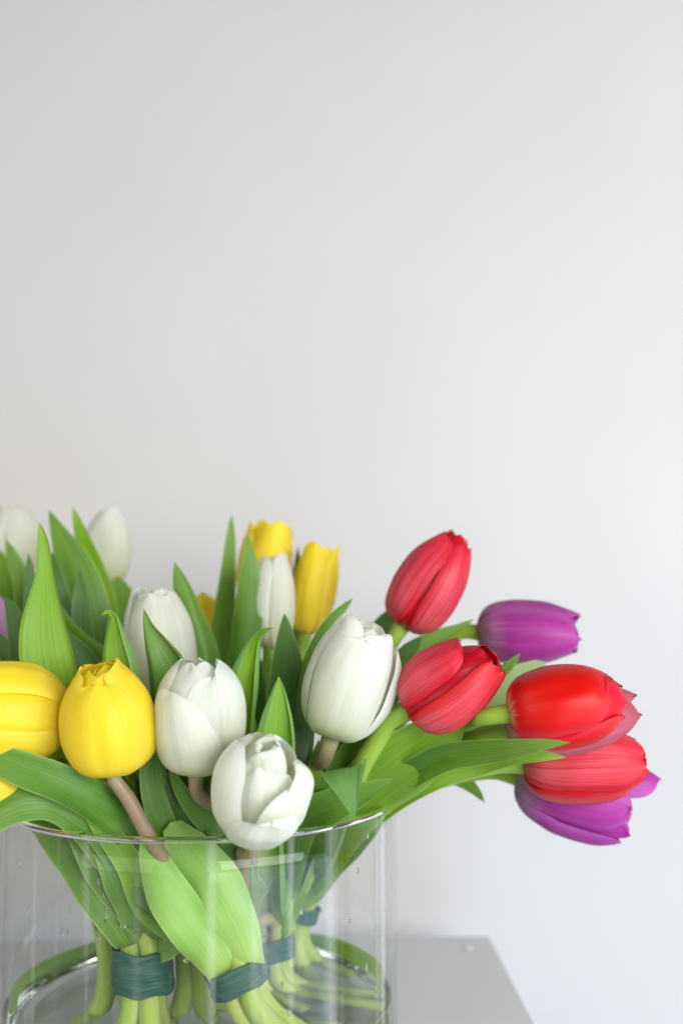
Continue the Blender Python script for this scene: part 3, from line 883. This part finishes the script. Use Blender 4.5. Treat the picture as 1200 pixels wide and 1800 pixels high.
# ------------------------------------------------------------------ leaves (from tip to base)
LV = [
 # owner, points, keywords
 ('y4', [(70, 918, .475, 4), (77, 955, .475, 20), (80, 1005, .475, 28), (78, 1055, .472, 52), (77, 1105, .47, 78), (84, 1165, .47, 92), (100, 1240, .475, 88), (130, 1340, .48, 70)], dict(mat='leaf_bright', cup=.45, lr=75, ll=60, lv=.70)),
 ('w6', [(86, 896, .575, 3), (105, 940, .575, 34), (130, 1000, .57, 72), (148, 1070, .57, 86), (160, 1140, .565, 84), (185, 1300, .55, 70)], dict(mat='leaf', cup=-.5)),
 ('w6', [(128, 890, .585, 3), (140, 930, .585, 22), (160, 990, .585, 40), (180, 1060, .58, 50), (190, 1150, .57, 50)], dict(mat='leaf_bright', cup=.4)),
 ('w6', [(205, 1012, .60, 6), (212, 1040, .60, 40), (214, 1090, .60, 46), (212, 1160, .59, 46)], dict(mat='leaf', cup=-.3)),
 ('w5', [(-25, 950, .585, 4), (-8, 990, .585, 50), (8, 1050, .58, 62), (25, 1120, .575, 66), (70, 1230, .56, 60)], dict(mat='leaf', cup=-.4)),
 ('w5', [(11, 948, .56, 3), (24, 980, .56, 22), (38, 1020, .56, 30), (45, 1080, .555, 34), (70, 1200, .55, 40)], dict(mat='leaf', cup=-.5)),
 ('l1', [(50, 973, .55, 3), (54, 1010, .55, 18), (56, 1060, .55, 28), (60, 1130, .54, 34), (80, 1220, .53, 40)], dict(mat='leaf_dark', cup=.6)),
 ('l1', [(8, 1047, .50, 4), (22, 1075, .50, 24), (32, 1120, .50, 34), (40, 1180, .50, 34), (70, 1270, .50, 36)], dict(mat='leaf_dark', cup=.9)),
 ('y4', [(-20, 1100, .505, 4), (2, 1130, .505, 26), (25, 1165, .505, 30), (50, 1220, .505, 32), (100, 1320, .50, 36)], dict(mat='leaf_dark', cup=.7)),
 ('l1', [(92, 970, .565, 4), (98, 1030, .56, 40), (106, 1090, .56, 60), (125, 1160, .55, 66), (150, 1250, .54, 60)], dict(mat='leaf_dark', cup=.5)),
 ('w5', [(48, 1040, .52, 4), (60, 1070, .52, 20), (100, 1120, .515, 40), (140, 1165, .51, 60), (175, 1230, .505, 60)], dict(mat='leaf_dark', cup=.9)),
 ('w6', [(104, 1062, .53, 5), (124, 1100, .525, 20, 25), (160, 1136, .52, 26, 25), (195, 1170, .515, 34, 10), (220, 1260, .51, 50)], dict(mat='leaf', cup=-.7)),
 # folded leaf with a hooked tip behind the yellow tulip
 ('y2', [(178, 1082, .452, 3), (186, 1076, .455, 8), (197, 1084, .462, 18), (203, 1120, .468, 38), (212, 1170, .47, 62), (232, 1240, .472, 64), (258, 1330, .475, 54), (290, 1430, .475, 46)], dict(mat='leaf_bright', cup=.5, lr=118, ll=95, lv=.50)),
 # folded leaf in front of the frayed white tulip
 ('w7', [(253, 1070, .482, 3), (260, 1100, .482, 18), (276, 1140, .482, 48), (292, 1180, .484, 72), (296, 1240, .486, 60), (310, 1340, .486, 56)], dict(mat='leaf', cup=.5, lr=115, ll=100, lv=.62)),
 ('w7', [(307, 988, .525, 3), (318, 1030, .525, 30), (332, 1090, .525, 50), (345, 1150, .525, 66), (350, 1250, .52, 66), (370, 1380, .51, 56)], dict(mat='leaf', cup=-.3, lr=-60, lv=.05)),
 ('y14', [(407, 904, .585, 3), (405, 950, .585, 18), (400, 1020, .585, 30), (392, 1100, .58, 44), (386, 1190, .575, 54), (380, 1320, .57, 54)], dict(mat='leaf', cup=.5)),
 ('w11', [(437, 940, .55, 3), (438, 985, .55, 26), (438, 1050, .55, 48), (432, 1120, .548, 56), (424, 1200, .545, 56), (430, 1340, .54, 54)], dict(mat='leaf', cup=-.5)),
 ('y12', [(524, 960, .60, 3), (522, 1000, .60, 14), (512, 1080, .60, 26), (500, 1200, .585, 34)], dict(mat='leaf_dark', cup=.4)),
 # folded leaf with its tip bent to the right
 ('w8', [(481, 1104, .452, 3), (466, 1108, .455, 9), (452, 1120, .46, 18), (440, 1150, .465, 36), (426, 1200, .468, 58), (418, 1260, .47, 58), (418, 1340, .472, 50)], dict(mat='leaf_bright', cup=.5, lr=115, ll=110, lv=.48)),
 ('w10', [(500, 1078, .505, 3), (502, 1110, .505, 26), (504, 1160, .505, 52), (506, 1220, .505, 72), (506, 1290, .505, 76), (500, 1380, .505, 66)], dict(mat='leaf_dark', cup=-.55)),
 ('w11', [(455, 1150, .53, 4), (452, 1200, .53, 30), (448, 1270, .53, 44), (448, 1360, .53, 50)], dict(mat='leaf_dark', cup=.5)),
 # bright leaf behind the drooping white tulip
 ('w9', [(490, 1189, .445, 4), (489, 1215, .446, 26), (485, 1260, .448, 58), (481, 1310, .45, 74), (478, 1370, .455, 70), (474, 1450, .465, 50)], dict(mat='leaf_bright', cup=.4, lr=115, ll=110, lv=.58)),
 ('w10', [(620, 1052, .505, 3), (600, 1072, .505, 15), (574, 1105, .505, 25), (548, 1160, .505, 32), (530, 1230, .505, 42), (520, 1330, .51, 50)], dict(mat='leaf', cup=-.7)),
 ('r15', [(705, 1062, .56, 4), (690, 1085, .56, 36), (668, 1125, .56, 58), (648, 1190, .56, 70), (620, 1290, .56, 70)], dict(mat='leaf_dark', cup=-.4)),
 ('r15', [(832, 1088, .53, 3), (805, 1104, .53, 15), (765, 1122, .53, 28), (720, 1150, .53, 38), (670, 1220, .53, 44), (620, 1340, .53, 48)], dict(mat='leaf', cup=.7)),
 ('r16', [(742, 1120, .51, 6), (715, 1150, .51, 34), (690, 1200, .51, 46), (655, 1270, .51, 56), (610, 1380, .52, 60)], dict(mat='leaf_dark', cup=-.6)),
 ('p19', [(914, 1148, .505, 3), (898, 1166, .505, 15), (868, 1192, .505, 26), (820, 1240, .505, 38), (740, 1310, .51, 44)], dict(mat='leaf', cup=.5)),
 ('p19', [(960, 1164, .53, 12), (938, 1176, .53, 32), (895, 1206, .53, 66), (848, 1244, .53, 82), (780, 1290, .53, 84), (700, 1350, .53, 70)], dict(mat='leaf_pale', cup=.3)),
 ('r17', [(900, 1270, .515, 4), (870, 1285, .515, 36), (820, 1300, .515, 52), (760, 1320, .515, 60), (690, 1370, .52, 60)], dict(mat='leaf', cup=.3)),
 # big leaf under the parted red tulip
 ('r16', [(815, 1262, .478, 6), (796, 1278, .478, 50), (760, 1300, .48, 92), (705, 1340, .485, 118), (650, 1385, .495, 108), (600, 1450, .51, 90), (560, 1530, .545, 60)], dict(mat='leaf_bright', cup=.45)),
 ('r18', [(1001, 1305, .430, 3), (960, 1308, .432, 17), (900, 1317, .44, 36), (840, 1322, .455, 46), (780, 1330, .47, 50), (710, 1365, .49, 48), (640, 1420, .51, 46)], dict(mat='leaf', cup=.55)),
 ('r18', [(994, 1331, .465, 3), (955, 1329, .465, 17), (900, 1332, .472, 26), (840, 1345, .485, 36), (760, 1365, .49, 46), (690, 1400, .50, 50), (620, 1460, .52, 50)], dict(mat='leaf_bright', cup=.5)),
 ('p20', [(851, 1411, .545, 3), (838, 1394, .545, 16), (815, 1374, .545, 28), (785, 1360, .545, 34), (720, 1380, .545, 40), (640, 1430, .55, 44)], dict(mat='leaf', cup=-.4)),
 # leaf folded over with its tip hanging down at the rim
 ('r16', [(623, 1442, .430, 3), (618, 1415, .430, 24), (610, 1385, .431, 48), (605, 1358, .434, 74), (606, 1350, .442, 80), (600, 1372, .452, 76), (580, 1430, .465, 70), (560, 1500, .50, 60)], dict(mat='leaf', cup=-.35, lr=-50, lv=.6)),
 ('w10', [(692, 1368, .455, 4), (670, 1378, .455, 18), (630, 1396, .457, 42), (580, 1415, .46, 62), (535, 1440, .47, 66), (510, 1500, .50, 60)], dict(mat='leaf', cup=.5)),
 # long leaves draped over the left of the rim
 ('y3', [(-70, 1318, .430, 4), (-25, 1328, .430, 40), (40, 1352, .432, 62), (110, 1380, .436, 66), (180, 1420, .448, 66), (240, 1470, .460, 68), (300, 1560, .475, 62)], dict(mat='leaf', cup=-.6)),
 ('y2', [(-60, 1490, .425, 4), (-25, 1450, .428, 44, 0), (30, 1415, .436, 62, 10), (90, 1410, .444, 62, 20), (150, 1440, .452, 72, 10), (210, 1500, .462, 90), (260, 1590, .472, 80)], dict(mat='leaf', cup=-.4), ),
 ('y3', [(135, 1405, .452, 4), (160, 1430, .453, 26), (190, 1465, .456, 40), (230, 1520, .46, 50), (270, 1600, .47, 52)], dict(mat='leaf_bright', cup=.5)),
 ('y1', [(266, 1285, .464, 4), (262, 1330, .464, 28), (268, 1390, .464, 40), (286, 1450, .465, 46), (312, 1530, .468, 50)], dict(mat='leaf', cup=.6)),
 ('w8', [(262, 1240, .482, 4), (270, 1310, .48, 26), (292, 1370, .478, 36), (330, 1430, .478, 44), (380, 1500, .48, 50)], dict(mat='leaf_dark', cup=.6)),
 ('w8', [(296, 1340, .466, 4), (315, 1385, .466, 22), (345, 1425, .466, 34), (385, 1465, .468, 42), (420, 1530, .475, 46)], dict(mat='leaf', cup=-.5)),
 ('y1', [(275, 1370, .47, 4), (300, 1420, .469, 50), (330, 1465, .468, 66), (360, 1530, .468, 60)], dict(mat='leaf_dark', cup=.4)),
 # leaves deep in the bunch, in the dark copy for the shade there
 ('y2', [(95, 1320, .49, 4), (130, 1360, .49, 60), (180, 1410, .49, 80), (230, 1480, .49, 80)], dict(mat='leaf_dark', cup=.3)),
 ('y4', [(150, 1200, .51, 8), (160, 1270, .51, 80), (180, 1350, .51, 100), (210, 1440, .51, 90)], dict(mat='leaf_dark', cup=.4)),
 ('w8', [(400, 1300, .50, 8), (405, 1360, .50, 70), (415, 1430, .50, 80)], dict(mat='leaf_dark', cup=.4)),
 ('w10', [(600, 1290, .50, 8), (590, 1340, .50, 80), (570, 1400, .51, 90), (540, 1480, .52, 80)], dict(mat='leaf_dark', cup=.4)),
 # inside the vase
 ('y1', [(254, 1462, .450, 10), (266, 1505, .451, 44), (296, 1570, .451, 74), (345, 1640, .453, 78), (384, 1695, .457, 60), (398, 1720, .463, 50)], dict(mat='leaf_light', cup=-.7, base=False)),
 ('w7', [(300, 1445, .462, 30), (332, 1500, .460, 84), (380, 1565, .459, 94), (415, 1630, .459, 78), (436, 1685, .460, 58), (444, 1712, .466, 50)], dict(mat='leaf_light', cup=-.6, base=False)),
 ('w6', [(60, 1425, .475, 20), (120, 1480, .478, 60), (175, 1540, .482, 84), (225, 1600, .485, 84)], dict(mat='leaf', cup=-.5)),
 ('w5', [(120, 1440, .465, 30), (190, 1510, .466, 96), (245, 1570, .470, 118), (285, 1640, .476, 90)], dict(mat='leaf', cup=-.4)),
 ('l1', [(150, 1500, .50, 10), (180, 1560, .495, 36), (208, 1610, .49, 44)], dict(mat='leaf_bright', cup=-.5)),
 ('w9', [(490, 1455, .50, 30), (470, 1510, .50, 44), (448, 1570, .51, 36), (440, 1620, .52, 30)], dict(mat='leaf_pale', cup=.4)),
 ('w11', [(530, 1430, .53, 30), (505, 1500, .53, 60), (488, 1570, .535, 62), (482, 1630, .54, 52)], dict(mat='leaf', cup=-.6)),
 ('r18', [(720, 1370, .52, 6), (680, 1405, .525, 36), (625, 1460, .535, 64), (575, 1520, .555, 62), (540, 1570, .575, 46)], dict(mat='leaf', cup=-.3)),
 # more narrow leaves between the blooms
 ('l1', [(140, 1000, .545, 3), (142, 1050, .545, 26), (146, 1120, .54, 38), (160, 1210, .53, 42)], dict(mat='leaf_dark', cup=.7)),
 ('w6', [(232, 1110, .52, 3), (228, 1150, .52, 20), (226, 1210, .515, 30), (236, 1300, .51, 36)], dict(mat='leaf_dark', cup=.6)),
 ('w7', [(360, 1090, .54, 3), (362, 1140, .54, 24), (366, 1220, .535, 36), (376, 1320, .53, 40)], dict(mat='leaf', cup=-.6)),
 ('y12', [(470, 1130, .545, 3), (468, 1180, .545, 26), (462, 1250, .54, 40), (455, 1340, .535, 44)], dict(mat='leaf', cup=-.5, lr=-40, lv=.1)),
 ('w8', [(440, 1230, .482, 3), (438, 1270, .482, 24), (436, 1330, .483, 36), (438, 1410, .485, 40)], dict(mat='leaf', cup=.7, ll=90, lv=.6)),
 ('w10', [(540, 1180, .515, 4), (536, 1230, .515, 30), (530, 1300, .515, 42), (522, 1390, .515, 44)], dict(mat='leaf_dark', cup=.6)),
 ('r16', [(690, 1150, .53, 4), (672, 1190, .53, 30), (650, 1250, .53, 42), (620, 1330, .53, 50)], dict(mat='leaf', cup=-.5)),
 ('y1', [(240, 1350, .474, 4), (246, 1390, .474, 24), (262, 1440, .474, 34), (292, 1510, .475, 40)], dict(mat='leaf_dark', cup=.6)),
 ('w8', [(322, 1370, .474, 4), (340, 1410, .474, 22), (366, 1450, .474, 32), (400, 1510, .478, 38)], dict(mat='leaf_dark', cup=.7)),
 ('y3', [(60, 1385, .448, 4), (95, 1405, .449, 20), (140, 1435, .452, 30), (190, 1490, .458, 40), (235, 1560, .47, 44)], dict(mat='leaf', cup=.6)),
 ('w9', [(505, 1500, .515, 10), (500, 1545, .515, 40), (490, 1600, .525, 44)], dict(mat='leaf_light', cup=-.6)),
 # folded leaves low in the bunch
 ('y2', [(128, 1345, .468, 4), (150, 1370, .468, 22), (190, 1405, .468, 32), (235, 1460, .47, 40)], dict(mat='leaf', cup=.5, lr=100, lv=.6)),
 ('w8', [(392, 1330, .478, 4), (386, 1370, .478, 24), (384, 1420, .48, 34), (396, 1490, .485, 38)], dict(mat='leaf', cup=.5, ll=100, lv=.6)),
 ('w10', [(640, 1265, .495, 4), (622, 1300, .495, 26), (598, 1350, .495, 40), (566, 1420, .50, 46)], dict(mat='leaf', cup=.5, lr=95, lv=.6)),
 ('w10', [(560, 1300, .478, 4), (556, 1335, .478, 20), (548, 1385, .48, 30), (536, 1450, .49, 36)], dict(mat='leaf_bright', cup=.6, ll=95, lv=.6)),
 ('r18', [(735, 1330, .50, 4), (700, 1352, .50, 24), (655, 1385, .505, 38), (605, 1440, .52, 46)], dict(mat='leaf_bright', cup=.5, lr=90, lv=.62)),
 # broad leaves against the glass
 ('w6', [(45, 1436, .474, 10), (100, 1474, .472, 60), (165, 1530, .470, 100), (218, 1595, .474, 104), (248, 1650, .480, 84)], dict(mat='leaf', cup=-.45)),
 ('y4', [(150, 1455, .462, 10), (196, 1500, .462, 60), (236, 1560, .464, 92), (262, 1630, .472, 88)], dict(mat='leaf', cup=-.5)),
 ('l1', [(165, 1490, .505, 10), (178, 1550, .505, 44), (190, 1620, .508, 46), (200, 1670, .512, 40)], dict(mat='leaf_light', cup=-.5)),
 ('y12', [(322, 1480, .50, 20), (335, 1550, .50, 56), (344, 1620, .504, 60)], dict(mat='leaf_light', cup=-.5)),
 ('w10', [(560, 1440, .520, 20), (535, 1500, .522, 54), (508, 1570, .53, 58), (488, 1630, .54, 46)], dict(mat='leaf_bright', cup=-.5)),
 ('r15', [(650, 1420, .54, 16), (605, 1470, .545, 56), (562, 1530, .56, 56), (535, 1575, .575, 44)], dict(mat='leaf_light', cup=-.4)),
]
for k, q in enumerate(LV):
    leaf(T[q[0]], q[1], seed=k, **q[2])
# ------------------------------------------------------------------ green tape round each bunch
def band(label, key, rad, h, tilt=0.0, seed=0):
    B = BUNCH[key]
    c, ax = B['c'], B['ax']
    s = ax.cross(Vector((0, 1, 0))).normalized()
    t = ax.cross(s).normalized()
    rng = random.Random(seed)
    ph = [rng.uniform(0, 6.28) for _ in range(6)]
    nu, nv = 22, 48
    a = np.linspace(0, 2 * math.pi, nv, endpoint=False)
    rows = []
    zs = list(np.linspace(-h / 2, h / 2, nu))
    for layer, rr in ((0, 1.0), (1, 0.93)):
        for z in (zs if layer == 0 else zs[::-1]):
            u = z / h + 0.5
            wrap = 0.028 * (((u * 3.0 + a / (2 * math.pi)) % 1.0) ** 2)      # overlapping turns of tape
            r = rad * rr * (1 + (wrap if layer == 0 else 0) + 0.035 * np.sin(2 * a + ph[0]) + 0.02 * np.sin(3 * a + ph[1] + 3 * u) + 0.012 * np.sin(u * 7 + ph[2]) + 0.012 * np.sin(7 * a + 9 * u + ph[5]))
            zz = z + h * 0.05 * np.sin(a + ph[3]) * (1 if abs(u - .5) > .4 else .3) + h * 0.03 * np.sin(5 * a + ph[4]) * abs(u - .5) * 2
            rows.append(np.array(s)[None, :] * (r * np.cos(a))[:, None] + np.array(t)[None, :] * (r * np.sin(a))[:, None] + np.array(ax)[None, :] * zz[:, None])
    rows.append(rows[0])
    o = link('tape_band', grid_mesh('tape_band', np.array(rows), closed_v=True), None, MAT['tape'])
    o.location = c
    o['label'] = label
    o['category'] = 'tape band'
    o['group'] = 'green tape bands round the stems'
    return o


band('wide dark green tape band round the left bunch of stems', 'A', .0134, .0190, seed=1)
band('tilted dark green tape band below the two bright front leaves', 'B', .0134, .0110, seed=2)
band('dark green tape band behind and right of the tilted one', 'C', .0118, .0105, seed=3)
band('dark green tape band at the back, highest of the bands', 'D', .0130, .0080, seed=4)

# ------------------------------------------------------------------ green strips added along the waterline for refracted images of the leaves
def waterline_strip(name, label, a0, a1, z0, w, r0, mat):
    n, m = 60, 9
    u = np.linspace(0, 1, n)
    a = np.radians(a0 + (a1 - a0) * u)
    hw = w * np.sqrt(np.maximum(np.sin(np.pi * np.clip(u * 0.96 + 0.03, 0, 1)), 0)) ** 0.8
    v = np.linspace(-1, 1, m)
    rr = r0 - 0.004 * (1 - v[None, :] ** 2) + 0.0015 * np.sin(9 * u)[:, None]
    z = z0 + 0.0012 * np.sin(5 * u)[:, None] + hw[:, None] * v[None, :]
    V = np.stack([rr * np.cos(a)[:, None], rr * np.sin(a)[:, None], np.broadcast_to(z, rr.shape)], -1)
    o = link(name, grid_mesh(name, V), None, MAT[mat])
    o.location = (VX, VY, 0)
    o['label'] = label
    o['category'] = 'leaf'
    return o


waterline_strip('refraction_strip', 'added green strip for the refracted leaf image along the left waterline', 196, 112, WATER_Z + .002, .0042, VR - .0062, 'leaf_bright')
waterline_strip('refraction_strip', 'added green strip for the refracted leaf image along the right waterline', -4, 64, WATER_Z + .003, .0052, VR - .0070, 'leaf_bright')

# ------------------------------------------------------------------ water drops on the vase
import bmesh
bm = bmesh.new()
DROPS = [(36, 1516, 6, 14), (48, 1553, 4, 10), (50, 1604, 5, 12), (25, 1626, 5, 9), (110, 1640, 5, 14), (120, 1642, 5, 14), (124, 1600, 4, 22), (160, 1518, 5, 12),
         (173, 1550, 5, 10), (182, 1575, 4, 7), (186, 1606, 7, 20), (173, 1648, 6, 11), (217, 1628, 8, 8), (327, 1688, 6, 6), (646, 1470, 5, 9), (628, 1530, 6, 8),
         (612, 1618, 9, 6), (508, 1780, 6, 8), (495, 1730, 6, 6), (644, 1700, 4, 14), (530, 1602, 6, 12)]
for (x, y, w, h) in DROPS:
    d = (P(x, y, 1.0) - CAMP)
    # front of the vase cylinder along this ray
    ox, oy = CAMP.x - VX, CAMP.y - VY
    aa = d.x**2 + d.y**2
    bb = 2 * (ox * d.x + oy * d.y)
    cc = ox**2 + oy**2 - (VR + 0.00005)**2
    disc = bb * bb - 4 * aa * cc
    if disc < 0:
        continue
    tq = (-bb - math.sqrt(disc)) / (2 * aa)
    p = CAMP + d * tq
    nrm_ = Vector((p.x - VX, p.y - VY, 0)).normalized()
    sx, sz = w * .65 * p.y / FPX, h * .65 * p.y / FPX
    side_ = nrm_.cross(Vector((0, 0, 1)))
    res = bmesh.ops.create_icosphere(bm, subdivisions=2, radius=1.0)
    for v in res['verts']:
        q = v.co.copy()
        taper = 1.0 - 0.35 * max(q.z, 0)
        v.co = p + side_ * q.x * sx * taper + nrm_ * (q.y * 0.5 + 0.45) * min(sx, sz) * 0.5 + Vector((0, 0, 1)) * q.z * sz
me = bpy.data.meshes.new('water_drops')
bm.to_mesh(me)
bm.free()
dr = link('water_drops', me, None, MAT['water'])
dr['kind'] = 'stuff'
put(dr, vase)
dr['label'] = 'small water drops clinging to the glass'
for t_ in T.values():
    del t_['_bunch']
